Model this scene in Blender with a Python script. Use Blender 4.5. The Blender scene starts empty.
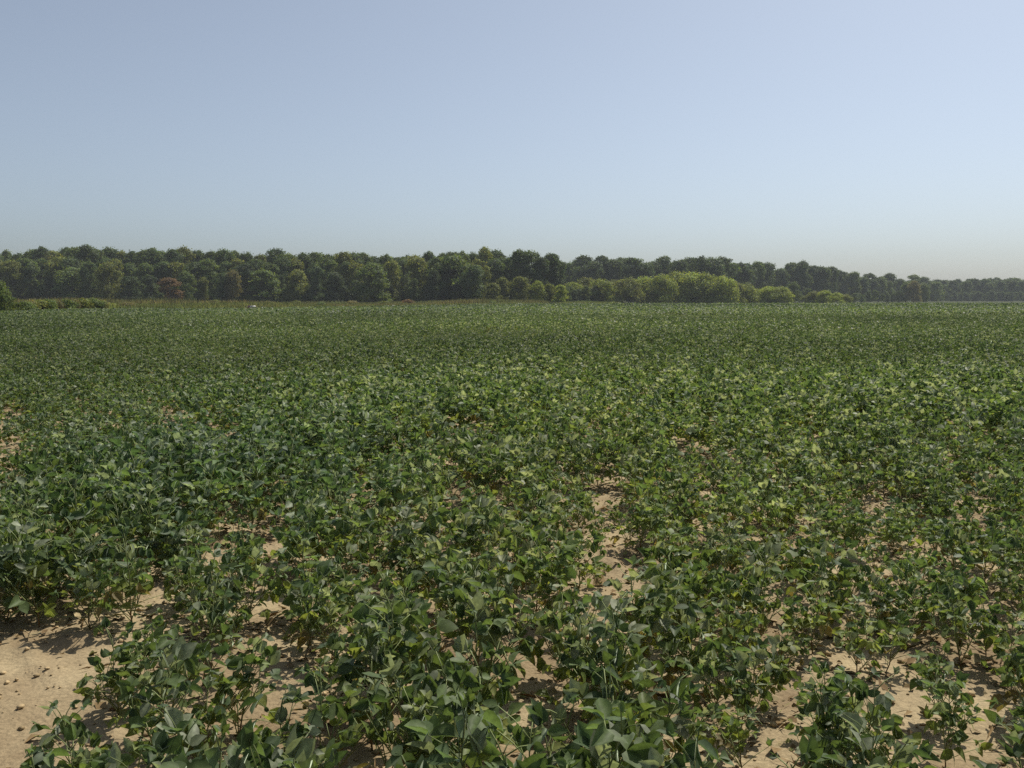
import bpy, math, random
import numpy as np
from mathutils import Vector

rng = np.random.default_rng(11)
random.seed(5)
C = bpy.context.scene.collection
SC = bpy.context.scene
F = 900.0            # focal length in pixels of a 1024 px wide picture
CAM_Z = 1.62
HOR = 299.0          # picture row of the horizon
PITCH = math.atan((384 - HOR) / F)
SUN_AZ = math.radians(38)    # to the right of the view direction (+Y)
SUN_EL = math.radians(54)

# ------------------------------------------------------------------ helpers
def ground_point(px, py, z=0.0):
    v, u = (px - 512) / F, (py - 384) / F
    d = np.array([v, math.cos(PITCH) - u * math.sin(PITCH), -math.sin(PITCH) - u * math.cos(PITCH)])
    s = (z - CAM_Z) / d[2]
    return d[0] * s, d[1] * s

def px_of(x, y):
    return 512 + F * x / np.maximum(y, 1e-3)

def py_of(y, z):
    return HOR + (CAM_Z - z) * F / y

def vnoise(x, y, seed=0):
    x, y = np.asarray(x, float), np.asarray(y, float)
    xi, yi = np.floor(x).astype(np.int64), np.floor(y).astype(np.int64)
    xf, yf = x - xi, y - yi
    xf, yf = xf * xf * (3 - 2 * xf), yf * yf * (3 - 2 * yf)
    def h(a, b):
        n = (a * 374761393 + b * 668265263 + seed * 974634777) & 0xffffffff
        n = ((n ^ (n >> 13)) * 1274126177) & 0xffffffff
        n = n ^ (n >> 16)
        return (n & 0xffff) / 65535.0
    return (h(xi, yi) * (1 - xf) + h(xi + 1, yi) * xf) * (1 - yf) + (h(xi, yi + 1) * (1 - xf) + h(xi + 1, yi + 1) * xf) * yf

def fbm(x, y, seed=0, o=3):
    s = 0; a = 1; t = 0
    for k in range(o):
        s = s + a * vnoise(x * 2 ** k + 17.3 * k, y * 2 ** k - 9.1 * k, seed + k); t += a; a *= .5
    return s / t

class Geo:
    """vertices, triangles, quads and a colour per vertex"""
    def __init__(s):
        s.V, s.T, s.Q, s.K, s.n = [], [], [], [], 0
    def add(s, V, T=None, Q=None, K=None):
        V = np.asarray(V, np.float32).reshape(-1, 3)
        if T is not None and len(T): s.T.append(np.asarray(T, np.int64).reshape(-1, 3) + s.n)
        if Q is not None and len(Q): s.Q.append(np.asarray(Q, np.int64).reshape(-1, 4) + s.n)
        s.V.append(V)
        K = np.ones(3) if K is None else np.asarray(K, np.float32)
        s.K.append(np.broadcast_to(K, V.shape).astype(np.float32))
        s.n += len(V)
    def arrays(s):
        V = np.concatenate(s.V) if s.V else np.zeros((0, 3))
        T = np.concatenate(s.T) if s.T else np.zeros((0, 3), np.int64)
        Q = np.concatenate(s.Q) if s.Q else np.zeros((0, 4), np.int64)
        return V, T, Q, np.concatenate(s.K)
    def mesh(s, name, mat, smooth=False):
        V, T, Q, K = s.arrays()
        me = bpy.data.meshes.new(name)
        me.vertices.add(len(V)); me.vertices.foreach_set('co', V.astype(np.float32).ravel())
        nl = T.size + Q.size
        me.loops.add(nl)
        me.loops.foreach_set('vertex_index', np.concatenate([T.ravel(), Q.ravel()]).astype(np.int32))
        me.polygons.add(len(T) + len(Q))
        st = np.concatenate([np.arange(len(T)) * 3, T.size + np.arange(len(Q)) * 4]).astype(np.int32)
        me.polygons.foreach_set('loop_start', st)
        if smooth:
            me.polygons.foreach_set('use_smooth', np.ones(len(T) + len(Q), bool))
        me.update(calc_edges=True)
        a = me.color_attributes.new('tint', 'FLOAT_COLOR', 'POINT')
        a.data.foreach_set('color', np.concatenate([K, np.ones((len(K), 1), np.float32)], 1).astype(np.float32).ravel())
        me.materials.append(mat)
        return me
    def obj(s, name, mat, parent=None, smooth=False):
        o = bpy.data.objects.new(name, s.mesh(name, mat, smooth))
        C.objects.link(o)
        if parent is not None: o.parent = parent
        return o

def tile(geo, src, P, ang, S, kscale=None, tilt=None):
    """copies of the arrays src at points P, turned about z by ang and scaled by S, into geo"""
    V, T, Q, K = src
    n, m = len(P), len(V)
    if n == 0: return
    c, s = np.cos(ang)[:, None], np.sin(ang)[:, None]
    S = np.asarray(S, float)
    if S.ndim == 1: S = np.stack([S, S, S], 1)
    x, y, z = V[None, :, 0] * S[:, 0:1], V[None, :, 1] * S[:, 1:2], V[None, :, 2] * S[:, 2:3]
    W = np.stack([x * c - y * s + P[:, 0:1], x * s + y * c + P[:, 1:2], z + P[:, 2:3]], 2).reshape(-1, 3)
    off = (np.arange(n) * m)[:, None, None]
    KK = np.broadcast_to(K[None], (n, m, 3))
    if kscale is not None: KK = KK * kscale[:, None, :]
    geo.add(W, (T[None] + off).reshape(-1, 3), (Q[None] + off).reshape(-1, 4), KK.reshape(-1, 3))

def tube(geo, pts, rad, sides=4, K=None):
    pts = [np.asarray(p, float) for p in pts]
    if np.isscalar(rad): rad = [rad] * len(pts)
    V, Q = [], []
    for i, p in enumerate(pts):
        d = pts[min(i + 1, len(pts) - 1)] - pts[max(i - 1, 0)]
        d = d / (np.linalg.norm(d) + 1e-9)
        a = np.cross(d, [0.31, 0.95, 0.05]); a /= np.linalg.norm(a) + 1e-9
        b = np.cross(d, a)
        for k in range(sides):
            t = 2 * math.pi * k / sides
            V.append(p + rad[i] * (a * math.cos(t) + b * math.sin(t)))
    for i in range(len(pts) - 1):
        for k in range(sides):
            k2 = (k + 1) % sides
            Q.append([i * sides + k, i * sides + k2, (i + 1) * sides + k2, (i + 1) * sides + k])
    T = [[0, k + 1, k] for k in range(1, sides - 1)]
    e = (len(pts) - 1) * sides
    T += [[e, e + k, e + k + 1] for k in range(1, sides - 1)]
    geo.add(V, T, Q, K)

def box(geo, lo, hi, K=None, taper=1.0, bev=0.0):
    (x0, y0, z0), (x1, y1, z1) = lo, hi
    cx, cy = (x0 + x1) / 2, (y0 + y1) / 2
    V = []
    for z, t in ((z0, 1.0), (z1, taper)):
        for x, y in ((x0, y0), (x1, y0), (x1, y1), (x0, y1)):
            V.append((cx + (x - cx) * t, cy + (y - cy) * t, z))
    geo.add(V, None, [[3, 2, 1, 0], [4, 5, 6, 7], [0, 1, 5, 4], [1, 2, 6, 5], [2, 3, 7, 6], [3, 0, 4, 7]], K)

def tag(o, label=None, cat=None, group=None, kind=None):
    if label: o['label'] = label
    if cat: o['category'] = cat
    if group: o['group'] = group
    if kind: o['kind'] = kind
    return o

def empty(name, loc):
    o = bpy.data.objects.new(name, None)
    o.location = loc; o.empty_display_size = .1
    C.objects.link(o)
    return o

# ------------------------------------------------------------------ materials
def new_mat(name):
    m = bpy.data.materials.new(name); m.use_nodes = True
    nt = m.node_tree; nt.nodes.clear()
    out = nt.nodes.new('ShaderNodeOutputMaterial')
    return m, nt, nt.nodes, nt.links, out

def leaf_mat(name, rough=.5, spec=.35, trans=.35, use_obj_color=False, vary=.25, tgain=(1.4, 1.45, .8), noise_scale=40., sheen=0.):
    m, nt, N, L, out = new_mat(name)
    at = N.new('ShaderNodeAttribute'); at.attribute_name = 'tint'
    col = at.outputs['Color']
    oi = N.new('ShaderNodeObjectInfo')
    if use_obj_color:
        mx = N.new('ShaderNodeMix'); mx.data_type = 'RGBA'; mx.blend_type = 'MULTIPLY'; mx.inputs[0].default_value = 1
        L.new(col, mx.inputs[6]); L.new(oi.outputs['Color'], mx.inputs[7]); col = mx.outputs[2]
    mr = N.new('ShaderNodeMapRange'); mr.inputs[3].default_value = 1 - vary; mr.inputs[4].default_value = 1 + vary
    L.new(oi.outputs['Random'], mr.inputs[0])
    tc = N.new('ShaderNodeTexCoord'); nz = N.new('ShaderNodeTexNoise'); nz.inputs['Scale'].default_value = noise_scale
    L.new(tc.outputs['Object'], nz.inputs['Vector'])
    mr2 = N.new('ShaderNodeMapRange'); mr2.inputs[1].default_value = .3; mr2.inputs[2].default_value = .7
    mr2.inputs[3].default_value = .78; mr2.inputs[4].default_value = 1.22
    L.new(nz.outputs[0], mr2.inputs[0])
    mu = N.new('ShaderNodeMath'); mu.operation = 'MULTIPLY'
    L.new(mr.outputs[0], mu.inputs[0]); L.new(mr2.outputs[0], mu.inputs[1])
    vm = N.new('ShaderNodeVectorMath'); vm.operation = 'SCALE'
    L.new(col, vm.inputs[0]); L.new(mu.outputs[0], vm.inputs['Scale'])
    p = N.new('ShaderNodeBsdfPrincipled')
    L.new(vm.outputs[0], p.inputs['Base Color'])
    p.inputs['Roughness'].default_value = rough
    p.inputs['Specular IOR Level'].default_value = spec
    p.inputs['Sheen Weight'].default_value = sheen; p.inputs['Sheen Roughness'].default_value = .35; p.inputs['Sheen Tint'].default_value = (.86, 1, .74, 1)
    tr = N.new('ShaderNodeBsdfTranslucent')
    tm = N.new('ShaderNodeVectorMath'); tm.operation = 'MULTIPLY'; tm.inputs[1].default_value = tgain
    L.new(vm.outputs[0], tm.inputs[0]); L.new(tm.outputs[0], tr.inputs['Color'])
    ms = N.new('ShaderNodeMixShader'); ms.inputs[0].default_value = trans
    L.new(p.outputs[0], ms.inputs[1]); L.new(tr.outputs[0], ms.inputs[2])
    L.new(ms.outputs[0], out.inputs[0])
    return m

def plain_mat(name, color=None, rough=.7, spec=.3, metal=0., noise=0., nscale=8.):
    m, nt, N, L, out = new_mat(name)
    p = N.new('ShaderNodeBsdfPrincipled')
    p.inputs['Roughness'].default_value = rough; p.inputs['Specular IOR Level'].default_value = spec
    p.inputs['Metallic'].default_value = metal
    if color is None:
        at = N.new('ShaderNodeAttribute'); at.attribute_name = 'tint'; src = at.outputs['Color']
    else:
        rg = N.new('ShaderNodeRGB'); rg.outputs[0].default_value = (*color, 1); src = rg.outputs[0]
    tc = N.new('ShaderNodeTexCoord'); nz = N.new('ShaderNodeTexNoise'); nz.inputs['Scale'].default_value = nscale
    nz.inputs['Detail'].default_value = 4
    L.new(tc.outputs['Object'], nz.inputs['Vector'])
    mr = N.new('ShaderNodeMapRange'); mr.inputs[1].default_value = .3; mr.inputs[2].default_value = .7
    mr.inputs[3].default_value = 1 - noise; mr.inputs[4].default_value = 1 + noise
    L.new(nz.outputs[0], mr.inputs[0])
    vm = N.new('ShaderNodeVectorMath'); vm.operation = 'SCALE'
    L.new(src, vm.inputs[0]); L.new(mr.outputs[0], vm.inputs['Scale']); L.new(vm.outputs[0], p.inputs['Base Color'])
    L.new(p.outputs[0], out.inputs[0])
    return m

def sand_mat():
    m, nt, N, L, out = new_mat('sandy_soil')
    p = N.new('ShaderNodeBsdfPrincipled'); p.inputs['Roughness'].default_value = .95; p.inputs['Specular IOR Level'].default_value = .1
    g = N.new('ShaderNodeNewGeometry')
    n1 = N.new('ShaderNodeTexNoise'); n1.inputs['Scale'].default_value = 1.4; n1.inputs['Detail'].default_value = 5
    n2 = N.new('ShaderNodeTexNoise'); n2.inputs['Scale'].default_value = 60; n2.inputs['Detail'].default_value = 6; n2.inputs['Roughness'].default_value = .7
    for n in (n1, n2): L.new(g.outputs['Position'], n.inputs['Vector'])
    r1 = N.new('ShaderNodeValToRGB')
    r1.color_ramp.elements[0].position = .33; r1.color_ramp.elements[0].color = (.21, .150, .086, 1)
    r1.color_ramp.elements[1].position = .62; r1.color_ramp.elements[1].color = (.39, .31, .185, 1)
    L.new(n1.outputs[0], r1.inputs[0])
    mr = N.new('ShaderNodeMapRange'); mr.inputs[1].default_value = .3; mr.inputs[2].default_value = .7; mr.inputs[3].default_value = .72; mr.inputs[4].default_value = 1.2
    L.new(n2.outputs[0], mr.inputs[0])
    vm = N.new('ShaderNodeVectorMath'); vm.operation = 'SCALE'
    at = N.new('ShaderNodeAttribute'); at.attribute_name = 'tint'
    mx = N.new('ShaderNodeMix'); mx.data_type = 'RGBA'
    L.new(at.outputs['Fac'], mx.inputs[0]); mx.inputs[6].default_value = (.06, .07, .028, 1); L.new(r1.outputs[0], mx.inputs[7])
    L.new(mx.outputs[2], vm.inputs[0]); L.new(mr.outputs[0], vm.inputs['Scale']); L.new(vm.outputs[0], p.inputs['Base Color'])
    b1 = N.new('ShaderNodeBump'); b1.inputs['Strength'].default_value = .8; b1.inputs['Distance'].default_value = .012
    n3 = N.new('ShaderNodeTexNoise'); n3.inputs['Scale'].default_value = 45; n3.inputs['Detail'].default_value = 5
    L.new(g.outputs['Position'], n3.inputs['Vector'])
    L.new(n3.outputs[0], b1.inputs['Height']); L.new(b1.outputs[0], p.inputs['Normal'])
    L.new(p.outputs[0], out.inputs[0])
    return m

M_SAND = sand_mat()
M_LEAF = leaf_mat('soybean_leaf', rough=.52, spec=.24, trans=.40, vary=.12, sheen=.6, noise_scale=70., use_obj_color=True)
M_CROWN = leaf_mat('tree_foliage', rough=.6, spec=.2, trans=.4, use_obj_color=True, vary=.12, noise_scale=.5, tgain=(1.6, 1.5, .6))
M_GRASS = leaf_mat('grass_blades', rough=.6, spec=.2, trans=.5, vary=.0, noise_scale=.15)
M_STEM = plain_mat('plant_stem', None, .6, .3, noise=.2, nscale=30)
M_BARK = plain_mat('tree_bark', (.09, .07, .055), .9, .1, noise=.35, nscale=3)
M_CLOD = plain_mat('soil_clod', None, .95, .1, noise=.25, nscale=40)

# ------------------------------------------------------------------ the soil
def soil_height(x, y):
    d = np.hypot(x, y)
    near = np.clip(1.4 - d / 18, 0, 1)
    clod = vnoise(x * 8, y * 8, 3) ** 2 * .050 + vnoise(x * 19, y * 19, 4) ** 2 * .034
    mask = np.clip((fbm(x * .9, y * .9, 8) - .38) * 4, .25, 1)
    return near * (clod * mask + fbm(x * 1.7, y * 1.7, 6) * .05 - .03)

EDGE_PX = [-900, -200, 0, 100, 250, 400, 500, 560, 700, 1024, 1400, 2200]
EDGE_D = [66, 70, 76, 92, 99, 128, 162, 186, 190, 205, 235, 270]
def field_edge(x, y): return np.interp(px_of(x, y), EDGE_PX, EDGE_D)

g = Geo()
NA, R = 560, [0.25]
while R[-1] < 1500: R.append(R[-1] * 1.0145 if R[-1] < 40 else R[-1] * 1.06)
R = np.array(R)
# finer angles ahead of the camera
u = np.linspace(-1, 1, NA, endpoint=False)
A = math.pi * (0.32 * u + 0.68 * u ** 3)
X = R[:, None] * np.sin(A)[None]; Y = R[:, None] * np.cos(A)[None]
V = np.stack([X, Y, soil_height(X, Y)], 2).reshape(-1, 3)
i, j = np.meshgrid(np.arange(len(R) - 1), np.arange(NA), indexing='ij')
j2 = (j + 1) % NA
Q = np.stack([i * NA + j, i * NA + j2, (i + 1) * NA + j2, (i + 1) * NA + j], 2).reshape(-1, 4)[:, ::-1]
V = np.concatenate([V, [[0, 0, 0]]])
T = np.stack([np.full(NA, len(V) - 1), np.arange(NA), (np.arange(NA) + 1) % NA], 1)[:, ::-1]
cover = ((V[:, 1] < 0) | (V[:, 1] < np.interp(px_of(V[:, 0], V[:, 1]), EDGE_PX, EDGE_D))) * 1.0   # sand in the field, grassy soil beyond it
g.add(V, T, Q, np.repeat(cover[:, None], 3, 1))
tag(g.obj('ground', M_SAND, smooth=True), 'pale sandy soil of the field', 'ground', kind='structure')

# ------------------------------------------------------------------ soybean plants
LT = np.array([0, .2, .48, .76, 1.0])
LW = np.array([0, .82, 1.0, .62, 0])
def leaf_hi():
    a = [(0., 0.)]
    for t, w in zip(LT[1:4], LW[1:4]): a += [(-w, t), (0, t), (w, t)]
    a.append((0., 1.))
    T = [[0, 2, 1], [0, 3, 2], [7, 8, 10], [8, 9, 10]]
    Q = [[1, 2, 5, 4], [2, 3, 6, 5], [4, 5, 8, 7], [5, 6, 9, 8]]
    return np.array(a), np.array(T), np.array(Q)
def leaf_lo():
    return np.array([(0., 0.), (1., .42), (0., 1.), (-1., .42)]), np.array([[0, 1, 2], [0, 2, 3]]), np.zeros((0, 4), int)

def norm(a): return a / (np.linalg.norm(a, axis=-1, keepdims=True) + 1e-9)

def leaves_geo(geo, tmpl, P, D, roll, size, wr, fold, curl, K):
    """leaf blades at P pointing along D, rolled about D"""
    a, T, Q = tmpl
    n = len(P)
    up = np.array([0, 0, 1.0])
    D = norm(D)
    Xv = norm(np.cross(D, up) + 1e-6)
    Z = np.cross(Xv, D)
    c, s = np.cos(roll)[:, None], np.sin(roll)[:, None]
    X2, Z2 = Xv * c + Z * s, -Xv * s + Z * c
    x = a[None, :, 0] * (size * wr)[:, None]
    y = a[None, :, 1] * size[:, None]
    z = fold[:, None] * np.abs(x) - curl[:, None] * a[None, :, 1] ** 2 * size[:, None] * np.sign(1)
    if len(a) > 4:
        z = z + .05 * size[:, None] * np.sin(a[None, :, 1] * 9 + x * 60) * np.abs(a[None, :, 0])
    W = P[:, None] + x[..., None] * X2[:, None] + y[..., None] * D[:, None] + z[..., None] * Z2[:, None]
    off = (np.arange(n) * len(a))[:, None, None]
    KK = np.repeat(K, len(a), 0)
    if len(a) > 4: KK = KK * np.tile(np.where(np.abs(a[:, 0]) < .01, 1.28, .93), n)[:, None]
    geo.add(W.reshape(-1, 3), (T[None] + off).reshape(-1, 3), (Q[None] + off).reshape(-1, 4) if len(Q) else None, KK)

PAL = np.array([[.066, .102, .042], [.094, .134, .046], [.122, .160, .048], [.165, .190, .050], [.205, .230, .150], [.205, .165, .065]])  # silvery entry: pale undersides, with sky glare and glints put into the colour
def soy_params(r, h, lush):
    """petiole lines and leaflets of one plant, as arrays"""
    stems, P, D, roll, size, wr, fold, curl, K = [], [], [], [], [], [], [], [], []
    lean = r.normal(0, .05, 2)
    def axis(t): return np.array([lean[0] * t + .012 * math.sin(9 * t), lean[1] * t, h * .86 * t])
    stems.append(('main', [axis(t) for t in np.linspace(-.04, 1, 6)], np.linspace(.0042, .0018, 6)))
    axes = [(axis, .07, 1.0, int(11 * lush) + 4, 0)]
    for b in range(r.integers(3, 6)):
        t0 = r.uniform(.02, .34); az = r.uniform(0, 6.28); ln = r.uniform(.5, .9) * h * .6
        p0 = axis(t0); dv = np.array([math.cos(az) * .62, math.sin(az) * .62, .75])
        def br(t, p0=p0, dv=dv, ln=ln): return p0 + dv * ln * t + np.array([0, 0, .04 * t * t])
        stems.append(('branch', [br(t) for t in (0, .5, 1)], [.0032, .0026, .002]))
        axes.append((br, .3, 1.0, int(4 * lush) + 2, 1))
    az = r.uniform(0, 6.28)
    for ax, t0, t1, n, lev in axes:
        for k in range(n):
            t = t0 + (t1 - t0) * (k + .5 * r.random()) / max(n - .5, 1)
            t = min(t, 1)
            az += 2.4 + r.normal(0, .5)
            young = t > .9
            ln = r.uniform(.09, .20) * (1.0 - .5 * t) * (.8 if lev else 1) + (.02)
            el = math.radians(r.uniform(0, 45) if t < .3 else r.uniform(25, 75))
            p = ax(t); d = np.array([math.cos(az) * math.cos(el), math.sin(az) * math.cos(el), math.sin(el)])
            e = p + d * ln
            stems.append(('petiole', [p, p + d * ln * .5 + np.array([0, 0, .008]), e], [.0024, .0020, .0016]))
            base = min(.088, r.lognormal(-2.78, .20)) * (.55 if young else 1.0)
            dr = math.radians(r.normal(-12, 46)); pose = r.normal(0, .8)
            z_rel = e[2] / h
            cpick = r.random()
            if z_rel < .40 and r.random() < .15: kc = PAL[5] * r.uniform(.5, 1.1)
            elif z_rel < .55: kc = PAL[1 if cpick < .35 else 2 if cpick < .65 else 3] * r.uniform(.85, 1.15)
            else: kc = PAL[0 if cpick < .38 else 1 if cpick < .68 else 2 if cpick < .76 else 4] * r.uniform(.8, 1.2)  # silvery picks among the upper leaves paint in pale highlights
            for q in (-1, 0, 1):
                a2 = az + q * r.uniform(1.05, 1.6)
                dd = dr + r.normal(0, .30)
                P.append(e); D.append([math.cos(a2) * math.cos(dd), math.sin(a2) * math.cos(dd), -math.sin(dd)])
                roll.append(pose + r.normal(0, .55)); size.append(base * (1.05 if q == 0 else .93) * r.uniform(.88, 1.1))
                wr.append(r.uniform(.26, .37)); fold.append(r.uniform(-.1, 1.1)); curl.append(r.uniform(-.12, .42))
                K.append(kc * r.uniform(.88, 1.12))
    return stems, [np.array(v, float) for v in (P, D, roll, size, wr, fold, curl, K)]

def soy_arrays(r, h, lush):
    stems, lp = soy_params(r, h, lush)
    gs = Geo()
    for kind, pts, rad in stems:
        if kind == 'main':
            tube(gs, pts, rad, 5, np.array([[.16, .10, .045] if i < 10 else [.17, .19, .07] for i in range(30)]))
        else:
            tube(gs, pts, rad, 3, [.20, .24, .085])
    gh = Geo(); leaves_geo(gh, leaf_hi(), *lp)
    gl = Geo(); leaves_geo(gl, leaf_lo(), *[v for v in lp[:3]], lp[3], lp[4] * 1.1, *lp[5:])
    # far version: every second leaf, larger
    sel = np.arange(len(lp[0]))[::2]
    gf = Geo(); leaves_geo(gf, leaf_lo(), *[v[sel] for v in lp[:3]], lp[3][sel] * 1.35, lp[4][sel] * 1.15, *[v[sel] for v in lp[5:]])
    return gs, gh, gl, gf

NPRO = 18
protos = []
for k in range(NPRO):
    h = rng.uniform(.40, .58)
    lush = [.75, 1.0, 1.15][k % 3]
    protos.append(soy_arrays(rng, h, lush))

# bare spots of soil (picture position, radius across and along in metres)
BARE = []
for px, py, ra, rb in [(20, 690, .46, .34), (55, 650, .24, .16), (-60, 695, .5, .42), (150, 645, .20, .18), (300, 690, .16, .22), (250, 752, .30, .10),
                       (225, 565, .25, .34), (800, 690, .30, .22), (770, 655, .22, .15), (960, 745, .33, .20), (985, 700, .30, .24), (900, 655, .40, .15),
                       (740, 760, .16, .09), (625, 560, .16, .2), (690, 545, .25, .2), 
                       (775, 560, .3, .2), (-4, 505, .16, .3), (-8, 470, .28, .5), (395, 478, .28, .4), (600, 500, .3, .5), (700, 480, .35, .6), (880, 580, .3, .25),
                       (340, 600, .16, .18), (870, 520, .3, .3), (1010, 620, .3, .2), (380, 560, .2, .2)]:
    x, y = ground_point(px, py)
    k = .66 if px > 340 else 1.1
    BARE.append((x, y, ra * k, rb * k))
for px, py, ra, rb in [(22, 790, .26, .30), (-90, 760, .6, .6), (-10, 870, .22, .25)]:
    x, y = ground_point(px, py); BARE.append((x, y, ra, rb))
def low_value(x, y):
    """1 where plants stay short: on the camera's side of the bare spots"""
    b = np.zeros_like(x)
    for cx, cy, ra, rb in BARE:
        t = np.clip((cy - y) / 1.0, 0, 1) * (cy - y < 1.1)
        xx = cx * y / cy
        b = np.maximum(b, np.clip(1.4 - np.abs(x - xx) / (ra + .05), 0, 1) * (y < cy + rb) * (y > cy - .25 - rb * .8 - .55) * (1 - .35 * t))
    return np.clip(b, 0, 1)

def bare_value(x, y):
    b = np.zeros_like(x)
    for cx, cy, ra, rb in BARE:
        q = np.hypot((x - cx) / ra, (y - cy) / rb)
        b = np.maximum(b, np.clip(1.35 - q, 0, 1))
    return b

def plant_points(y0, y1, step, half=.80, pad=1.2):
    xs = np.arange(-half * y1 - pad, half * y1 + pad, step); ys = np.arange(y0, y1, step)
    X, Y = np.meshgrid(xs, ys)
    X = X + rng.uniform(-.46, .46, X.shape) * step; Y = Y + rng.uniform(-.46, .46, Y.shape) * step
    X, Y = X.ravel(), Y.ravel()
    k = (np.abs(X) < half * np.maximum(Y, 0) + pad) & (Y > y0) & (Y <= y1) & (Y < field_edge(X, Y))
    return X[k], Y[k]

def stand(x, y):
    """plant vigour, 0.55 to 1.25"""
    v = .50 + .92 * fbm(x * .16 + 3, y * .16, 21, 3) + .25 * (fbm(x * .7, y * .7, 31, 2) - .5)
    # taller, thicker stand to the left of the middle, thinner one to the right in front
    px, py = px_of(x, y), py_of(y, .3)
    v = v + .16 * np.exp(-((px - 280) / 190) ** 2 - ((py - 480) / 75) ** 2)
    v = v - .10 * np.exp(-((px - 820) / 220) ** 2 - ((py - 620) / 110) ** 2)
    return np.clip(v, .62, 1.18)

def patch_tint(x, y):
    a = fbm(x * .09, y * .09, 61, 3)[:, None]; c = fbm(x * .03, y * .022, 71, 2)[:, None]
    t = 1 + (a - .5) * np.array([[.9, .85, .8]]) + (c - .5) * np.array([[.7, .6, .6]])
    px, py = px_of(x, y), py_of(y, .3)
    dense = np.exp(-((px - 250) / 200) ** 2 - ((py - 470) / 70) ** 2)[:, None]
    yellow = np.exp(-((px - 600) / 330) ** 2 - ((py - 560) / 170) ** 2)[:, None]
    t = t * (1 + dense * np.array([[-.14, -.05, .10]]) + yellow * np.array([[.15, .09, -.02]]))
    return np.clip(t, .6, 1.5)
NEAR_END = 8.6
px_, py_ = plant_points(1.5, NEAR_END, .250, .80, 1.4)
b = bare_value(px_, py_)
thin = rng.random(len(px_))
thin_zone = np.exp(-((px_of(px_, py_) - 560) / 230) ** 2 - ((py_of(py_, .25) - 560) / 150) ** 2)
keep = (thin > .20 * thin_zone) & (b < .45) & (thin > .10) & (np.hypot(px_, py_) > 1.9)
px_, py_, b = px_[keep], py_[keep], b[keep]
vig = stand(px_, py_) * (1 - .2 * b) * (1 - .32 * low_value(px_, py_))
ang = rng.uniform(0, 2 * math.pi, len(px_))
which = rng.integers(0, NPRO, len(px_))
vig = vig * (1 - .06 * thin_zone[keep]) * np.where(rng.random(len(px_)) < .35 * thin_zone[keep], .62, 1)
zz = soil_height(px_, py_)
tint = patch_tint(px_, py_) * rng.uniform(.88, 1.12, (len(px_), 1))
col_x, row_y = px_of(px_, py_), py_of(py_, .25)
inside = (col_x > -40) & (col_x < 1064) & (row_y < 850)
order = np.argsort(np.hypot(px_, py_) + np.where(inside, 0, 1000))
ind = order[:300]
ind = ind[inside[ind]]
is_ind = np.zeros(len(px_), bool); is_ind[ind] = True
near_meshes = []
for gs, gh, gl, gf in protos:
    near_meshes.append((gs.mesh('stem', M_STEM, True), gh.mesh('foliage', M_LEAF, True)))

plant_records = []
for n in ind:
    o = empty('soybean_plant', (px_[n], py_[n], zz[n] - .005))
    o.rotation_euler = (random.gauss(0, .05), random.gauss(0, .05), ang[n])
    s = vig[n]; o.scale = (s * 1.02, s * 1.02, s)
    st, fo = near_meshes[which[n]]
    for nm, me in (('stem', st), ('foliage', fo)):
        c = bpy.data.objects.new(nm, me); c.parent = o; C.objects.link(c)
        c.color = (*[float(v) for v in tint[n]], 1)
    plant_records.append((o, float(col_x[n]), float(row_y[n]), float(b[n]), float(s)))

# the rest of the crop: one mass
crop = Geo()
rest = np.where(~is_ind)[0]
for k in range(NPRO):
    q = rest[which[rest] == k]
    Pq = np.stack([px_[q], py_[q], zz[q]], 1)
    tile(crop, protos[k][1].arrays(), Pq, ang[q], vig[q], tint[q])
    tile(crop, protos[k][0].arrays(), Pq, ang[q], vig[q], None)
def band(y0, y1, step, lod, thin_p, sc=1.0):
    x, y = plant_points(y0, y1, step)
    gap = fbm(x * 1.3, y * 1.3, 44, 2) + .25 * (fbm(x * .13, y * .13, 45, 2) - .5)
    tz = np.exp(-((px_of(x, y) - 560) / 260) ** 2 - ((py_of(y, .3) - 500) / 95) ** 2)
    k = (bare_value(x, y) < .5) & (rng.random(len(x)) > thin_p + .24 * tz) & (gap < .74)
    x, y = x[k], y[k]
    v = stand(x, y) * sc; a = rng.uniform(0, 6.28, len(x)); w = rng.integers(0, NPRO, len(x)); z = soil_height(x, y)
    for q in range(NPRO):
        m = w == q
        tile(crop, protos[q][lod].arrays(), np.stack([x[m], y[m], z[m]], 1), a[m], v[m], patch_tint(x[m], y[m]))
band(NEAR_END, 16, .275, 1, .14)
band(16, 34, .30, 2, .10)
band(34, 70, .40, 3, .05, 1.06)
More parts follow.
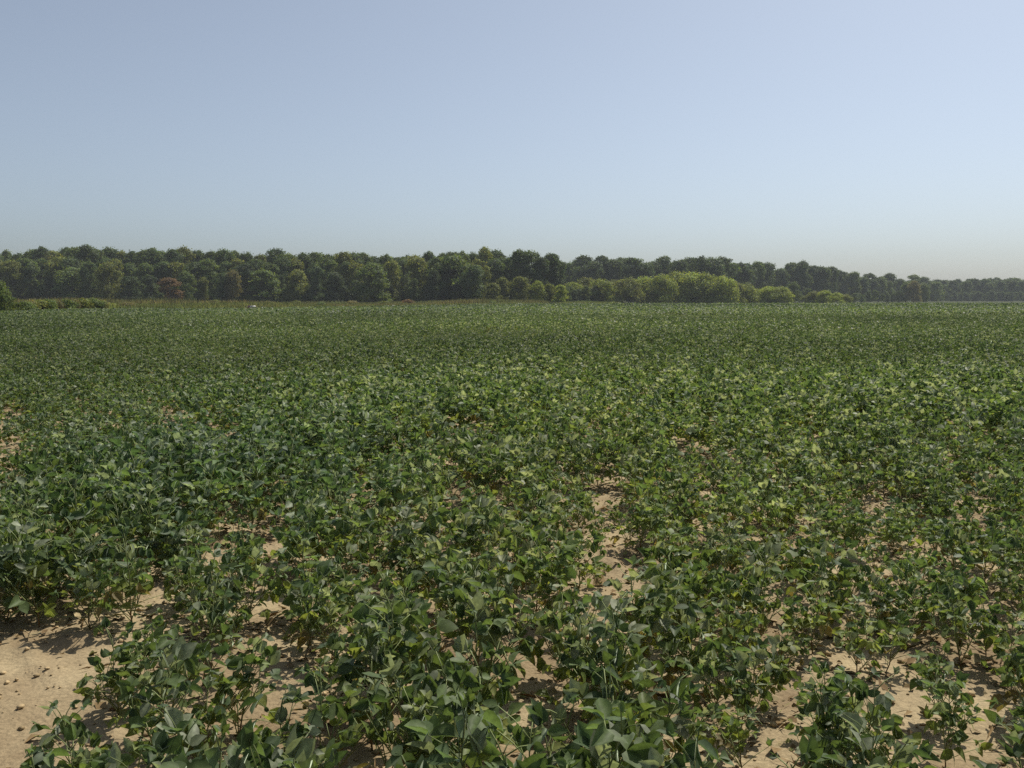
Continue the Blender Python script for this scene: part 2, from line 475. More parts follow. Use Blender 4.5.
# far canopy: leaf clusters growing with distance
def far_canopy(y0, y1, k, lai):
    out = []
    ys = np.geomspace(y0, y1, 24)
    for a, c in zip(ys[:-1], ys[1:]):
        s = k * (a + c) / 2
        area = .80 * (c * c - a * a)
        n = int(area * lai / (s * s * .55))
        y = np.sqrt(rng.uniform(a * a, c * c, n)); x = rng.uniform(-.80, .80, n) * y
        m = y < field_edge(x, y)
        out.append(np.stack([x[m], y[m], np.full(m.sum(), s)], 1))
    q = np.concatenate(out)
    x, y, s = q.T
    n = len(x)
    top = .50 + .16 * fbm(x * .16 + 3, y * .16, 21, 3) + .20 * (vnoise(x * 1.3, y * 1.3, 5) - .5)
    z = top - rng.random(n) ** 1.6 * .34 + .03
    az = rng.uniform(0, 6.28, n); dr = rng.normal(.25, .55, n)
    D = np.stack([np.cos(az) * np.cos(dr), np.sin(az) * np.cos(dr), -np.sin(dr)], 1)
    cp = rng.random(n)
    idx = np.where(cp < .42, 0, np.where(cp < .66, 1, np.where(cp < .79, 2, 4)))  # silvery share colours in the pale speckle of sunlit leaves
    K = PAL[idx] * rng.uniform(.8, 1.2, (n, 1)) * patch_tint(x, y)
    leaves_geo(crop, leaf_lo(), np.stack([x, y, z], 1), D, rng.normal(0, .6, n), s * rng.uniform(.8, 1.2, n), np.full(n, .45), rng.uniform(-.1, .6, n), rng.uniform(-.1, .3, n), K)
far_canopy(70, 335, .0021, 1.25)
o = crop.obj('soybean_crop', M_LEAF)
tag(o, 'unbroken green soybean crop covering the field back to the far trees', 'crop', kind='stuff')
print('crop faces', len(o.data.polygons))

# clods, crumbs and dead leaves on the bare soil
g = Geo(); n = 12000
y = np.sqrt(rng.uniform(2.2 ** 2, 11 ** 2, n)); x = rng.uniform(-.8, .8, n) * y
s = np.minimum(rng.lognormal(-4.9, .55, n), .019)
oct_ = np.array([[1, 0, 0], [-1, 0, 0], [0, 1, 0], [0, -1, 0], [0, 0, .75], [0, 0, -.75], [.62, .6, .3], [-.6, .6, .3], [-.6, -.62, .3], [.6, -.6, .3]], float)
V = oct_[None] * s[:, None, None] * rng.uniform(.7, 1.35, (n, 10, 3)) + np.stack([x, y, soil_height(x, y) + s * .3], 1)[:, None]
T = np.array([[0, 6, 4], [6, 2, 4], [2, 7, 4], [7, 1, 4], [1, 8, 4], [8, 3, 4], [3, 9, 4], [9, 0, 4], [0, 5, 6], [6, 5, 2], [2, 5, 7], [7, 5, 1], [1, 5, 8], [8, 5, 3], [3, 5, 9], [9, 5, 0]])
g.add(V.reshape(-1, 3), (T[None] + (np.arange(n) * 10)[:, None, None]).reshape(-1, 3), None,
      np.repeat(np.array([[.44, .33, .185]]) * rng.uniform(.65, 1.15, (n, 1)), 10, 0))
tag(g.obj('soil_clods', M_CLOD), 'small dry clods of sandy soil between the plants', 'soil clods', kind='stuff')
g = Geo(); n = 42000
y = np.sqrt(rng.uniform(2.2 ** 2, 14 ** 2, n)); x = rng.uniform(-.8, .8, n) * y
kk = fbm(x * 2.3, y * 2.3, 91, 3) + .12 * rng.normal(0, 1, n) - .25 * bare_value(x, y) > .43
x, y = x[kk], y[kk]; n = len(x)
near_p = np.hypot(px_, py_) < 9
bx, by = np.repeat(px_[near_p], 16), np.repeat(py_[near_p], 16)
x = np.concatenate([x, bx + rng.normal(0, .13, len(bx))]); y = np.concatenate([y, by + rng.normal(0, .13, len(bx))]); n = len(x)
az = rng.uniform(0, 6.28, n); dr = rng.normal(0, .28, n)
D = np.stack([np.cos(az) * np.cos(dr), np.sin(az) * np.cos(dr), -np.sin(dr)], 1)
litter_c = np.array([[.26, .18, .09], [.20, .135, .07], [.34, .27, .15], [.22, .22, .08]])[rng.integers(0, 4, n)] * rng.uniform(.7, 1.2, (n, 1))
straw = rng.random(n) < .5
leaves_geo(g, leaf_lo(), np.stack([x, y, soil_height(x, y) + rng.uniform(.004, .02, n)], 1), D, rng.normal(0, .4, n),
           np.where(straw, rng.lognormal(-2.9, .5, n), rng.lognormal(-3.3, .4, n)), np.where(straw, .035, .33), rng.uniform(-.2, .7, n), rng.uniform(-.1, .5, n), litter_c)
tag(g.obj('leaf_litter', M_CLOD), 'withered brown leaves and straw lying on the sandy soil', 'leaf litter', kind='stuff')

# ------------------------------------------------------------------ tall grass beyond the crop
g = Geo()
def grass_patch(n, hmin, hmax, dens_seed, cols, d_add0, d_add1, pxa, pxb, w=.10):
    px = rng.uniform(pxa, pxb, n)
    e = np.interp(px, EDGE_PX, EDGE_D)
    far = np.interp(px, [-900, 0, 480, 560, 700, 1400], [225, 232, 240, 262, 292, 420])
    d_add0 = np.where(px < 112, np.maximum(d_add0, 7.), d_add0)
    d = e + d_add0 + (far - e - d_add0) * rng.random(n) * d_add1
    x = (px - 512) / F * d
    h = rng.uniform(hmin, hmax, n) * np.clip(2.4 * fbm(x * .045, d * .045, dens_seed, 4) - .35, .25, 1.5)
    az = rng.uniform(0, 6.28, n); le = rng.normal(0, .28, n)
    D = np.stack([np.cos(az) * np.sin(le), np.sin(az) * np.sin(le), np.cos(le)], 1)
    q = np.clip(fbm(x * .07, d * .05, dens_seed + 7, 3) * 1.5 - .25 + rng.normal(0, .16, n), 0, 1)[:, None]
    K = np.array(cols[0])[None] * (1 - q) + np.array(cols[1])[None] * q
    leaves_geo(g, leaf_lo(), np.stack([x, d, np.zeros(n)], 1), D, rng.uniform(0, 6.28, n), h, w / np.maximum(h, .2), rng.uniform(0, .5, n), rng.uniform(-.1, .4, n), K * rng.uniform(.75, 1.25, (n, 1)))
grass_patch(190000, .5, 1.05, 3, [(.105, .14, .052), (.175, .165, .085)], 1.5, 1.0, -260, 620, .06)
grass_patch(80000, .8, 1.5, 13, [(.105, .12, .055), (.175, .135, .08)], 55, 1.0, -260, 560, .08)
grass_patch(30000, .15, .38, 23, [(.05, .085, .025), (.08, .10, .035)], 1.0, 1.0, 560, 1300, .3)
tag(g.obj('tall_grass', M_GRASS), 'band of tall yellow green and brown grass between crop and trees', 'grass', kind='stuff')

# ------------------------------------------------------------------ trees
def crown_arrays(r, H, rad, z0, nlobe, nleaf, leaf, shape='round', droop=0., open_=.0):
    geo = Geo()
    lobes = []
    for k in range(nlobe):
        t = (k + r.random()) / nlobe
        z = z0 + (H - z0) * (t ** .9) + r.normal(0, .03) * H
        if shape == 'round': env = math.sqrt(max(0, 1 - (2 * (t - .42) / 1.25) ** 2)) * .78
        elif shape == 'tall': env = .80 * (1 - .5 * abs(t - .5) - .12 * t)
        elif shape == 'mound': env = math.sqrt(max(.05, 1 - t * t)) * r.uniform(.7, .98)
        else: env = .7 * (1 - .75 * t)
        a = r.uniform(0, 6.28); q = rad * env * math.sqrt(r.uniform(.12, 1))
        s = rad * (r.uniform(.16, .40) if nlobe > 20 else r.uniform(.3, .5)) * (1 - .25 * t)
        z = min(z, H - s * .9 - .38 * q)
        lobes.append((q * math.cos(a), q * math.sin(a), max(z, z0 + s * .35), s, r.uniform(.82, 1.18)))
    # a crown leader so that the top reaches H
    lobes.append((r.normal(0, .08) * rad, r.normal(0, .08) * rad, H - rad * .24, rad * .25, 1.0))
    for k in range(11):
        a = r.uniform(0, 6.28); s = rad * r.uniform(.14, .32); q = r.uniform(.1, .75)
        lobes.append((rad * q * math.cos(a), rad * q * math.sin(a), H - s - (r.uniform(.0, .35) + .85 * q * q / .75) * rad * .8, s, r.uniform(.85, 1.15)))
    lobes = np.array(lobes)
    w = lobes[:, 3] ** 2; w /= w.sum()
    li = r.choice(len(lobes), nleaf, p=w)
    n = nleaf
    dirs = norm(r.normal(0, 1, (n, 3))); dirs[:, 2] = np.where(dirs[:, 2] < -.35, -dirs[:, 2], dirs[:, 2])
    rr = lobes[li, 3] * (1 - .45 * r.random(n) ** 2.2) * (1 + .95 * (r.random(n) ** 3.5))
    P = lobes[li, :3] + dirs * rr[:, None] * np.array([1, 1, .85])
    P[:, 2] -= droop * rr * r.random(n)
    P[:, 2] = np.maximum(P[:, 2], .15)
    nrm = norm(dirs + r.normal(0, .40, (n, 3)))
    t1 = norm(np.cross(nrm, r.normal(0, 1, (n, 3)))); t2 = np.cross(nrm, t1)
    sz = leaf * r.uniform(.55, 1.3, n)
    if open_: P, t1, t2, sz, li = [v[r.random(n) > open_] if False else v for v in (P, t1, t2, sz, li)]
    a, c = t1 * (sz * .5)[:, None], t2 * (sz * .5 * r.uniform(.5, 1, n))[:, None]
    W = np.stack([P - a * .9, P - c + a * .1, P + a, P + c - a * .15], 1).reshape(-1, 3)
    K = np.ones((n, 3)) * (lobes[li, 4] * r.uniform(.88, 1.12, n))[:, None]
    K[:, 0] *= 1 + .18 * r.normal(0, 1, n) * .6
    geo.add(W, None, np.arange(n * 4).reshape(-1, 4), np.repeat(K, 4, 0))
    return geo

def trunk_arrays(r, H, rad, z0):
    geo = Geo()
    b = .017 * H
    top = H * .80
    pts = [(0, 0, -.1), (.01 * H * r.normal(), .01 * H * r.normal(), H * .25), (.02 * H * r.normal(), .02 * H * r.normal(), H * .5), (0, 0, top)]
    tube(geo, pts, [b * 1.35, b, b * .7, b * .2], 7)
    for k in range(6):
        t = r.uniform(.25, .62); a = r.uniform(0, 6.28)
        p = np.array([0, 0, H * t]); e = np.array([math.cos(a) * rad * .6, math.sin(a) * rad * .6, H * min(.9, t + r.uniform(.12, .28))])
        tube(geo, [p, (p + e) / 2 + np.array([0, 0, -.02 * H]), e], [b * .45, b * .3, b * .1], 5)
    return geo

TP = {}
def make_type(kind, count, **kw):
    TP[kind] = []
    for k in range(count):
        H = kw['H']; rad = kw['rad'] * rng.uniform(.9, 1.12)
        cg = crown_arrays(rng, H, rad, kw['z0'], kw['nlobe'], kw['nleaf'], kw['leaf'], kw.get('shape', 'round'), kw.get('droop', 0))
        tg = trunk_arrays(rng, H, rad, kw['z0'])
        TP[kind].append((cg.mesh('crown', M_CROWN), tg.mesh('trunk', M_BARK, True), cg))
make_type('round', 9, H=16., rad=4.6, z0=1.8, nlobe=46, nleaf=9000, leaf=.54)
make_type('tall', 8, H=16., rad=3.9, z0=2.0, nlobe=40, nleaf=7000, leaf=.52, shape='tall')
make_type('edge', 7, H=12., rad=4.4, z0=.3, nlobe=44, nleaf=8500, leaf=.5, shape='mound')
make_type('cone', 4, H=16., rad=3.9, z0=.6, nlobe=40, nleaf=7000, leaf=.5, shape='cone')
make_type('willow', 5, H=9., rad=5.2, z0=.15, nlobe=30, nleaf=11000, leaf=.42, shape='mound', droop=.5)
make_type('bush', 5, H=1.8, rad=1.25, z0=.05, nlobe=14, nleaf=2600, leaf=.17, shape='mound')
make_type('bigbush', 2, H=4.8, rad=2.3, z0=.1, nlobe=22, nleaf=5200, leaf=.25, shape='mound')
HT = dict(round=16., tall=16., edge=12., cone=16., willow=9., bush=1.8, bigbush=4.8)

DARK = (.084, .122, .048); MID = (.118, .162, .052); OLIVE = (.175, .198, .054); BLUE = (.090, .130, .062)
YEL = (.250, .300, .060); RUST = (.185, .118, .062); TAN = (.18, .165, .072); DEEP = (.066, .094, .044)

all_trees = []
def tree(kind, px, ytop, D, color, name='tree', wide=1.0, pick=None):
    """a tree at picture column px and distance D, its top at picture row ytop"""
    H = CAM_Z + (HOR - ytop) * D / F
    s = H / HT[kind]
    cm, tm, _ = TP[kind][random.randrange(len(TP[kind])) if pick is None else pick]
    o = empty(name, ((px - 512) / F * D, D, 0))
    o.rotation_euler = (0, 0, random.uniform(0, 6.28))
    o.scale = (s * wide, s * wide, s)
    t = bpy.data.objects.new('trunk', tm); t.parent = o; C.objects.link(t)
    c = bpy.data.objects.new('crown', cm); c.parent = o; C.objects.link(c)
    j = random.uniform(.88, 1.12)
    c.color = (color[0] * j, color[1] * j, color[2] * j, 1)
    rec = dict(o=o, kind=kind, px=px, ytop=ytop, D=D, H=H, col=color)
    all_trees.append(rec)
    return rec

# skyline trees: the tops that stand against the sky
SKY = [(-14, 253), (0, 254), (11, 251), (23, 254), (36, 250), (45, 247), (56, 252), (71, 248), (81, 248), (91, 246), (99, 249), (114, 248), (126, 252), (137, 252), (147, 251), (157, 248.5),
       (167, 252), (176, 250), (187, 248), (200, 251), (214, 252), (226, 250), (237, 252), (249, 253), (262, 255), (278, 249.5), (289, 254), (305, 254), (316, 253), (330, 255),
       (345, 252.5), (354, 253.5), (364, 254), (376, 257), (388, 255), (402, 259), (415, 256), (430, 252.5), (444, 254), (453, 252.5), (463, 252), (473, 253), (485, 248.5), (495, 251)]
sky_rec = []
for i, (px, yt) in enumerate(SKY):
    D = 268 + random.uniform(-6, 12)
    col = [DARK, MID, DARK, OLIVE, BLUE, MID][(i * 7 + 3) % 6]
    r_ = tree(('tall', 'round', 'cone', 'round', 'tall')[i % 5], px, yt, D, col, wide=random.uniform(.68, 1.05))
    sky_rec.append(r_)
CLUST = [(510, 258), (519, 250.5), (530, 251.5), (541, 258), (550, 254), (558, 261)]
clust_rec = [tree('tall' if i % 2 else 'round', px, yt, 256 + random.uniform(-4, 6), DARK if i % 3 else BLUE, wide=random.uniform(.8, 1.0)) for i, (px, yt) in enumerate(CLUST)]
BACKR = [(569, 263), (583, 256), (592, 262), (602, 256), (612, 260), (622, 258), (632, 258), (643, 263), (652, 262), (663, 257), (678, 260), (688, 258), (698, 257), (711, 258), (722, 257.5)]
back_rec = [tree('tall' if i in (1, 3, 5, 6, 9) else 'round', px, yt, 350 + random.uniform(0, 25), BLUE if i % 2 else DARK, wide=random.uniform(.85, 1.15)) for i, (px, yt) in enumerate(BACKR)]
RIGHT = [(737, 267), (745, 264), (755, 262), (766, 263), (779, 269), (790, 263), (801, 261.5), (812, 266), (820, 267), (829, 267), (839, 271), (852, 272)]
right_rec = [tree('round', px, yt, 400 + (px - 737) * .6 + random.uniform(-6, 12), [DARK, BLUE, MID][i % 3], wide=.9) for i, (px, yt) in enumerate(RIGHT)]
FAR_R = [(860, 277), (868, 273.5), (877, 277), (887, 273.5), (897, 279), (911, 275), (921, 277)]
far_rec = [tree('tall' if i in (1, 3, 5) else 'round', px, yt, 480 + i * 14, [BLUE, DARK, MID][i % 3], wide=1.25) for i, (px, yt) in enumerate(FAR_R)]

# front edge of the wood
FRONT = []
px = -22
i = 0
while px < 506:
    yt = 269 + 8 * math.sin(i * 1.7) + random.uniform(-8, 8)
    FRONT.append((px, yt)); px += random.uniform(15, 23); i += 1
front_rec = []
front_cols = [DARK, MID, OLIVE, DARK, DEEP, MID, DARK, OLIVE, BLUE, DEEP]
for i, (px, yt) in enumerate(FRONT):
    if abs(px - 172) < 9 or abs(px - 234) < 7: continue
    front_rec.append(tree('cone' if i in (3, 9, 12, 18, 23) else  'edge' if i % 2 else 'round', px, yt, 240 + random.uniform(-4, 8), front_cols[i % 10], wide=random.uniform(.7, 1.35)))
rust = tree('round', 172, 278, 232, RUST, wide=1.5)
tan = tree('edge', 235, 271, 236, TAN, wide=.75)
# between front edge and skyline
mid_rec = []
for i, px in enumerate(np.arange(-30, 505, 15.0)):
    mid_rec.append(tree('round', px + random.uniform(-4, 4), 257 + random.uniform(0, 7), 253 + random.uniform(-4, 5), [MID, DARK, OLIVE, DARK][i % 4], wide=random.uniform(.85, 1.15)))
# low trees in front of the cluster
low_rec = [tree('edge', px, yt, 243 + random.uniform(-3, 3), c, wide=w) for px, yt, c, w in
           [(503, 278, OLIVE, .9), (520, 277, OLIVE, 1.0), (538, 281, YEL, .9), (549, 284, OLIVE, .9), (560, 285, YEL, 1.0)]]
# yellow-green willows along the field's far side
WIL = [(573, 281, YEL), (586, 278.5, OLIVE), (599, 277, YEL), (613, 278, OLIVE), (628, 279, OLIVE), (644, 275.5, YEL), (660, 273, YEL), (675, 272, YEL), (691, 273, YEL), (706, 274, YEL), (721, 277, YEL), (735, 281, OLIVE), (744, 284, YEL)]
wil_rec = [tree('willow', px, yt + random.uniform(-1.5, 2), 292 + random.uniform(-5, 8), c, wide=random.uniform(.95, 1.2)) for px, yt, c in WIL]
SHR = [(756, 289, YEL), (767, 286, YEL), (780, 286.5, YEL), (812, 291, OLIVE), (823, 290, YEL), (835, 292.5, YEL), (845, 294, OLIVE)]
shr_rec = [tree('willow', px, yt, 300 + random.uniform(-3, 5), c, wide=random.uniform(1.1, 1.4)) for px, yt, c in SHR]
RLOW = [(792, 282, MID), (904, 283, MID), (912, 281, TAN), (922, 284, MID)]
rlow_rec = [tree('edge', px, yt, D, c, wide=.9) for (px, yt, c), D in zip(RLOW, (345, 430, 425, 440))]
# bushes at the left field edge
BSH = [(24, 301), (33, 300), (42, 299.5), (50, 299), (58, 300), (68, 299.5), (77, 300), (86, 298.5), (95, 298.5), (102, 300)]
bush_rec = [tree('bush', px, yt, float(np.interp(px, EDGE_PX, EDGE_D)) + 3.2 + random.uniform(0, 2), [MID, TAN, OLIVE, MID, TAN][i % 5] , name='bush', wide=random.uniform(.8, 1.3)) for i, (px, yt) in enumerate(BSH)]
SCR = [(112, 303, 108, OLIVE), (128, 302.5, 128, TAN), (150, 301.5, 165, OLIVE), (186, 300.5, 190, MID), (204, 301.5, 178, TAN), (216, 300, 198, OLIVE), (242, 301.5, 185, MID), (268, 301, 192, TAN), (296, 300.5, 205, OLIVE),
       (322, 302, 180, MID), (352, 300.5, 205, TAN), (384, 301, 200, OLIVE), (408, 299.5, 214, RUST), (441, 301, 205, OLIVE), (470, 300.5, 214, TAN), (492, 301, 214, MID)]
scrub_rec = [tree('bush', px, yt, D_, c, name='bush', wide=random.uniform(1.2, 2.2)) for px, yt, D_, c in SCR]
lb = [tree('bigbush', -2, 281, 84, MID, name='bush', pick=0, wide=.9), tree('bigbush', 6, 290, 82, MID, name='bush', pick=1, wide=.8), tree('bigbush', -22, 274, 86, MID, name='bush', pick=0)]

# the mass of the wood behind the visible trees, and the far wood on the right
def light(cg, keep, grow):
    V, T, Q, K = cg.arrays()
    q = V.reshape(-1, 4, 3)[::keep]; c = q.mean(1, keepdims=True)
    V2 = (c + (q - c) * grow).reshape(-1, 3)
    return V2, np.zeros((0, 3), int), np.arange(len(V2)).reshape(-1, 4), K.reshape(-1, 4, 3)[::keep].reshape(-1, 3)
low = [light(t[2], 3, 1.5) for t in TP['round'][:4] + TP['edge'][:4]]
LOW_H = [16.] * 4 + [12.] * 4
def mass(name, label, spec, cols):
    g = Geo()
    spec = np.array(spec)          # px, ytop, D
    for k in range(len(low)):
        s_ = spec[k::len(low)]
        if not len(s_): continue
        H = CAM_Z + (HOR - s_[:, 1]) * s_[:, 2] / F
        sc = H / LOW_H[k]
        P = np.stack([(s_[:, 0] - 512) / F * s_[:, 2], s_[:, 2], np.zeros(len(s_))], 1)
        kc = np.array(cols)[rng.integers(0, len(cols), len(s_))] * rng.uniform(.85, 1.15, (len(s_), 1))
        tile(g, low[k], P, rng.uniform(0, 6.28, len(s_)), sc, kc)
    m = g.obj(name, M_WOOD)
    tag(m, label, 'wood', kind='stuff')
M_WOOD = leaf_mat('wood_foliage', rough=.6, spec=.2, trans=.4, vary=0, noise_scale=.05, tgain=(1.6, 1.5, .6))
spec = []
for row, D in enumerate((290, 302, 316)):
    for px in np.arange(-240, 512, 13.0): spec.append((px + rng.uniform(-5, 5), 256 + rng.uniform(0, 6) - row * 0, D + rng.uniform(-5, 5)))
for px in np.arange(-330, -30, 14.0): spec.append((px, 255 + rng.uniform(-3, 8), 250 + rng.uniform(-6, 10)))
for row, D in enumerate((385, 402, 420)):
    for px in np.arange(500, 745, 10.0): spec.append((px + rng.uniform(-4, 4), 263 + rng.uniform(0, 5), D + rng.uniform(-5, 5)))
for row, D in enumerate((20, 45)):
    for px in np.arange(725, 940, 9.0): spec.append((px + rng.uniform(-4, 4), np.interp(px, [725, 800, 865, 930], [268, 267, 277, 281]) + rng.uniform(0, 4), 400 + (px - 737) * .6 + D))
for px in np.arange(-260, 900, 5.0):
    spec.append((px + rng.uniform(-2, 2), 0, float(np.interp(px, [-260, 480, 560, 700, 900], [246, 246, 275, 310, 430])) + rng.uniform(-3, 6)))
    D_ = spec[-1][2]; spec[-1] = (spec[-1][0], HOR - (rng.uniform(3, 6) - CAM_Z) * F / D_, D_)
mass('background_wood', 'dark wooded mass filling the gaps behind the tree line', spec, [DARK, MID, DEEP])
spec = []
for row, D in enumerate((600, 625, 655, 690)):
    for px in np.arange(850, 1300, 6.5): spec.append((px + rng.uniform(-3, 3), np.interp(px, [850, 900, 930, 960, 985, 1024, 1300], [282, 282, 281, 280.5, 279, 280, 279]) + rng.uniform(-1, 4.5) - row * .2, D + rng.uniform(-8, 8)))
for px in np.arange(800, 1300, 2.2):
    D_ = 585 + rng.uniform(-6, 6); spec.append((px, HOR - (rng.uniform(4, 7) - CAM_Z) * F / D_, D_))
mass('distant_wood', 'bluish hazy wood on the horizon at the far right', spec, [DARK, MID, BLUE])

# ------------------------------------------------------------------ quad bike at the field's far edge
M_WHITE = plain_mat('white_paint', (.40, .39, .36), .5, .4, noise=.2)
M_RED = plain_mat('dark_red_paint', (.16, .025, .022), .4, .5, noise=.1)
M_BLACK = plain_mat('black_rubber', (.025, .025, .025), .8, .3, noise=.1)
M_STEEL = plain_mat('grey_steel', (.30, .30, .31), .4, .5, metal=.7, noise=.1)
def lathe(geo, prof, axis_pt, sides=20):
    V, Q = [], []
    for (x, r) in prof:
        for k in range(sides):
            t = 2 * math.pi * k / sides
            V.append((axis_pt[0] + x, axis_pt[1] + r * math.cos(t), axis_pt[2] + r * math.sin(t)))
    for i in range(len(prof) - 1):
        for k in range(sides):
            k2 = (k + 1) % sides
            Q.append([i * sides + k, i * sides + k2, (i + 1) * sides + k2, (i + 1) * sides + k])
    geo.add(V, None, Q)
D = 102.0
bike = empty('quad_bike', ((252 - 512) / F * D, D, 0)); bike.rotation_euler = (0, 0, math.radians(40)); bike.scale = (.85, .85, .9)
tag(bike, 'tiny white and dark red quad bike standing at the far field edge', 'quad bike')
g = Geo(); box(g, (-.16, -.62, .36), (.16, .62, .52)); g.obj('chassis', M_BLACK, bike)
g = Geo(); box(g, (-.34, -.95, .72), (.34, -.30, .98), taper=.72); box(g, (-.47, -.92, .66), (.47, -.42, .72), taper=.9); g.obj('front_fairing', M_WHITE, bike)
g = Geo(); box(g, (-.46, .28, .66), (.46, .95, .76), taper=.85); g.obj('rear_mudguard', M_RED, bike)
g = Geo(); box(g, (-.17, -.30, .74), (.17, .80, .98), taper=.8); g.obj('seat', M_RED, bike)
g = Geo(); tube(g, [(0, -.42, .9), (0, -.36, 1.16)], .025, 8); tube(g, [(-.40, -.22, 1.24), (-.2, -.34, 1.18), (.2, -.34, 1.18), (.40, -.22, 1.24)], .016, 8); g.obj('handlebar', M_BLACK, bike)
for sx in (-.3, .3):
    for yy in (.62, .85):
        pass
g = Geo(); tube(g, [(-.34, .40, .80), (-.34, .98, .80), (.34, .98, .80), (.34, .40, .80)], .014, 6); g.obj('rear_rack', M_STEEL, bike)
for sx in (-1, 1):
    g = Geo(); box(g, (sx * .20 - .07, -.97, .78), (sx * .20 + .07, -.93, .88)); g.obj('headlight', M_STEEL, bike)
    for yy in (-.62, .62):
        w = empty('wheel', (sx * .46, yy, .30)); w.parent = bike
        g = Geo(); lathe(g, [(-.11, .16), (-.12, .24), (-.09, .295), (.09, .295), (.12, .24), (.11, .16), (-.11, .16)], (0, 0, 0)); g.obj('tyre', M_BLACK, w, True)
        g = Geo(); lathe(g, [(-.09, .01), (-.09, .158), (.09, .158), (.09, .01)], (0, 0, 0)); g.obj('rim', M_STEEL, w, False)
        g = Geo(); tube(g, [(sx * .12, yy, .40), (sx * .40, yy, .30)], .025, 6); g.obj('suspension_arm', M_STEEL, bike)

# ------------------------------------------------------------------ labels
ORD = 'first second third fourth fifth sixth seventh eighth ninth tenth eleventh twelfth thirteenth fourteenth fifteenth sixteenth'.split()
TONE = {DARK: 'dark green', MID: 'mid green', OLIVE: 'olive green', BLUE: 'bluish green', YEL: 'yellow green', RUST: 'reddish brown', TAN: 'tan', DEEP: 'deep green'}
def put(rec, label, cat='tree', group=None): tag(rec['o'], label, cat, group)
def along(recs, marks, what, group, skip=()):
    """labels by order along a row of trees from the nearest landmark (column, phrase)"""
    recs = sorted(recs, key=lambda q: q['px'])
    for q in recs:
        if 'label' in q['o']: continue
        m = min(marks, key=lambda k: abs(k[0] - q['px']))
        if q['px'] < m[0]:
            n = sum(1 for p in recs if q['px'] <= p['px'] < m[0] - 1e-3); side = 'left'
        else:
            n = sum(1 for p in recs if m[0] + 1e-3 < p['px'] <= q['px']); side = 'right'
        put(q, '%s %s, %s %s of %s' % (TONE[q['col']], what, ORD[n - 1], side, m[1]), group=group)
def nth(recs, text, cat='tree', group=None):
    recs = sorted(recs, key=lambda q: q['px'])
    for n, q in enumerate(recs): put(q, '%s %s' % (TONE[q['col']], text % ORD[n]), cat, group)
put(rust, 'low reddish brown tree at the foot of the wood, behind the grass strip')
put(tan, 'narrow tan tree at the wood edge, just left of the quad bike')
G1 = 'trees on the skyline of the wood'
def sky_at(px): return min(sky_rec, key=lambda q: abs(q['px'] - px))
MARKS = [(91, 'highest tree standing over the low field edge bushes', 'tree above those bushes'), (176, 'skyline tree straight above the reddish brown tree', 'x'), (249, 'skyline tree straight above the quad bike', 'x'),
         (278, 'skyline tree poking above its neighbours right of the quad bike', 'x'), (430, 'broad skyline tree rising midway between quad bike and skyline dip', 'x'), (485, 'highest rounded skyline tree, left of the dip in the skyline', 'x')]
SHORT = ['the tree above the bushes', 'that above the reddish tree', 'that above the quad bike', 'the tree poking up there', 'the broad midway crown', 'the rounded crown beside the dip']
marks = []
for (mpx, lab, _), sh in zip(MARKS, SHORT):
    q = sky_at(mpx); put(q, TONE[q['col']] + ' ' + lab, group=G1); marks.append((q['px'], sh))
along(sky_rec, marks, 'skyline tree', G1)
along(front_rec, [(6, 'the olive bush at the edge'), (172, 'the reddish brown tree'), (235, 'the tan tree'), (504, 'the skyline dip')], 'wood edge tree', 'trees along the front edge of the wood')
for q in mid_rec: put(q, 'tree crown half hidden between the front and skyline trees', group='half hidden trees inside the wood')
nth(clust_rec, 'tall tree, %s from left in the clump right of the skyline dip', group='tall clump right of the skyline dip')
nth(low_rec, 'low tree, %s from left at the foot of the tall clump', group='low trees below the tall clump')
nth(back_rec, 'hazy tree, %s from left behind the yellow green rounded trees', group='hazy trees behind the yellow green row')
nth(wil_rec, 'rounded dense tree, %s from left in the bright row along the field', group='bright rounded trees along the field')
nth(shr_rec, 'low rounded shrub, %s from left beyond the bright row of trees', 'shrub', 'low shrubs right of the bright row')
nth(right_rec, 'hazy skyline tree, %s from left behind the low rounded shrubs', group='hazy trees behind the low shrubs')
nth(far_rec, 'small distant tree, %s from left before the far bluish wood', group='distant trees before the far wood')
nth(rlow_rec, 'low tree, %s from left standing under the hazy right hand trees', group='low trees on the right')
nth(bush_rec, 'bush, %s from left in the low hedge at the field edge', 'bush', 'bushes at the left field edge')
nth(scrub_rec, 'low bush, %s from left among those scattered in the grass strip', 'bush', 'bushes in the grass strip')
nth(lb, 'big bush, %s from left at the left end of the low hedge', 'bush', 'big bushes at the left edge')

bottom = sorted([q for q in plant_records if q[2] > 735], key=lambda q: q[1])
for n, (o, cx, cy, bb, s) in enumerate(bottom):
    k = len(bottom) - 1 - n
    if n < 8: tag(o, 'soybean plant in the nearest row, %s counting from the bare sand corner' % ORD[n], 'soybean plant', 'nearest row of soybean plants')
    elif k < 8: tag(o, 'soybean plant in the nearest row, %s counting from the right edge' % ORD[k], 'soybean plant', 'nearest row of soybean plants')
    else: tag(o, 'soybean plant in the middle of the nearest row, cut by the bottom edge', 'soybean plant', 'middle of the nearest row of soybean plants')
def single(pick, text):
    pool = [q for q in plant_records if 'label' not in q[0]]
    q = pick(pool); tag(q[0], text, 'soybean plant', 'singled out soybean plants')
single(lambda p: min(p, key=lambda q: abs(q[1] - 120) + abs(q[2] - 690)), 'leafy soybean plant at the right rim of the large bare sand patch')
single(lambda p: min(p, key=lambda q: abs(q[1] - 60) + abs(q[2] - 590)), 'soybean plant standing just behind the large bare sand patch')
single(lambda p: min(p, key=lambda q: abs(q[1] - 1000) + abs(q[2] - 690)), 'sparse soybean plant by the sandy gap near the lower right corner')
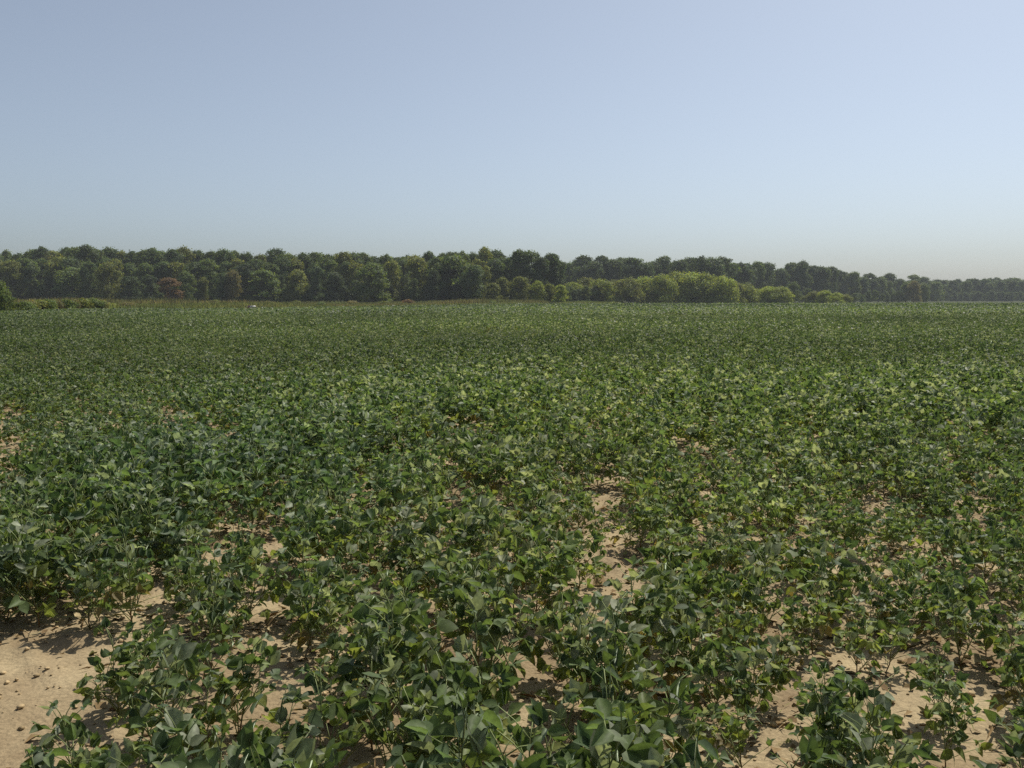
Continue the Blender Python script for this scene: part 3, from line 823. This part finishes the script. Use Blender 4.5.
for o, cx, cy, bb, s in plant_records:
    if 'label' in o: continue
    side = 'left' if cx < 340 else 'middle' if cx < 680 else 'right'
    depth = 'front' if cy > 640 else 'back'
    if cx < 150 and cy > 560: lab, gr = 'leafy soybean plant growing around the rim of the large bare sand patch', 'soybean plants round the bare sand'
    elif side == 'left': lab, gr = ('bushy soybean plant %s the thick stand to the right of the bare sand' % ('in front of' if depth == 'front' else 'inside')), 'soybean plants %s left' % depth
    elif side == 'middle': lab, gr = ('soybean plant in the middle of the %s foreground with small soil gaps' % ('near' if depth == 'front' else 'farther')), 'soybean plants %s middle' % depth
    else: lab, gr = ('soybean plant in the thin stand over sandy soil on the right, %s' % ('near the camera' if depth == 'front' else 'a few steps back')), 'soybean plants %s right' % depth
    tag(o, lab, 'soybean plant', gr)

# ------------------------------------------------------------------ haze, sky, sun, camera
m, nt, N, L, out = new_mat('haze')
pv = N.new('ShaderNodeVolumePrincipled')
pv.inputs['Color'].default_value = (.84, .89, .93, 1); pv.inputs['Density'].default_value = .00026; pv.inputs['Anisotropy'].default_value = .0
L.new(pv.outputs[0], out.inputs['Volume'])
g = Geo(); box(g, (-1650, -1650, -1.1), (1650, 1650, 21.5))
hz = g.obj('haze', m); tag(hz, 'thin pale summer haze over the field', 'haze', kind='stuff')

w = bpy.data.worlds.new('World'); SC.world = w; w.use_nodes = True
nt = w.node_tree; nt.nodes.clear()
sk = nt.nodes.new('ShaderNodeTexSky'); sk.sky_type = 'NISHITA'; sk.sun_disc = False
sk.sun_elevation = SUN_EL; sk.sun_rotation = SUN_AZ
sk.air_density = .85; sk.dust_density = 1.75; sk.ozone_density = 6.0; sk.altitude = 50
bg = nt.nodes.new('ShaderNodeBackground'); bg.inputs['Strength'].default_value = .095
wo = nt.nodes.new('ShaderNodeOutputWorld')
hs = nt.nodes.new('ShaderNodeHueSaturation'); hs.inputs['Saturation'].default_value = .60
nt.links.new(sk.outputs[0], hs.inputs['Color']); mt = nt.nodes.new('ShaderNodeVectorMath'); mt.operation = 'MULTIPLY'; mt.inputs[1].default_value = (.978, 1.006, .985)
nt.links.new(hs.outputs[0], mt.inputs[0]); nt.links.new(mt.outputs[0], bg.inputs[0]); nt.links.new(bg.outputs[0], wo.inputs[0])

sl = bpy.data.lights.new('sun', 'SUN'); sl.energy = 4.2; sl.angle = math.radians(.5); sl.color = (1., .94, .84)
so = bpy.data.objects.new('sun', sl); C.objects.link(so)
sd = Vector((math.sin(SUN_AZ) * math.cos(SUN_EL), math.cos(SUN_AZ) * math.cos(SUN_EL), math.sin(SUN_EL)))
so.rotation_euler = sd.to_track_quat('Z', 'Y').to_euler()

cam = bpy.data.cameras.new('camera'); co = bpy.data.objects.new('camera', cam); C.objects.link(co)
co.location = (0, 0, CAM_Z); co.rotation_euler = (math.pi / 2 - PITCH, 0, 0)
cam.sensor_width = 36; cam.lens = F * 36 / 1024; cam.clip_start = .05; cam.clip_end = 6000
SC.camera = co
SC.view_settings.view_transform = 'Standard'; SC.view_settings.look = 'None'; SC.view_settings.exposure = .22; SC.view_settings.gamma = 1
SC.view_settings.use_curve_mapping = False
SC.cycles.volume_bounces = 0; SC.cycles.max_bounces = 6; SC.cycles.transparent_max_bounces = 8
SC.cycles.use_denoising = False; SC.cycles.denoiser = 'OPENIMAGEDENOISE'; SC.cycles.denoising_prefilter = 'ACCURATE'
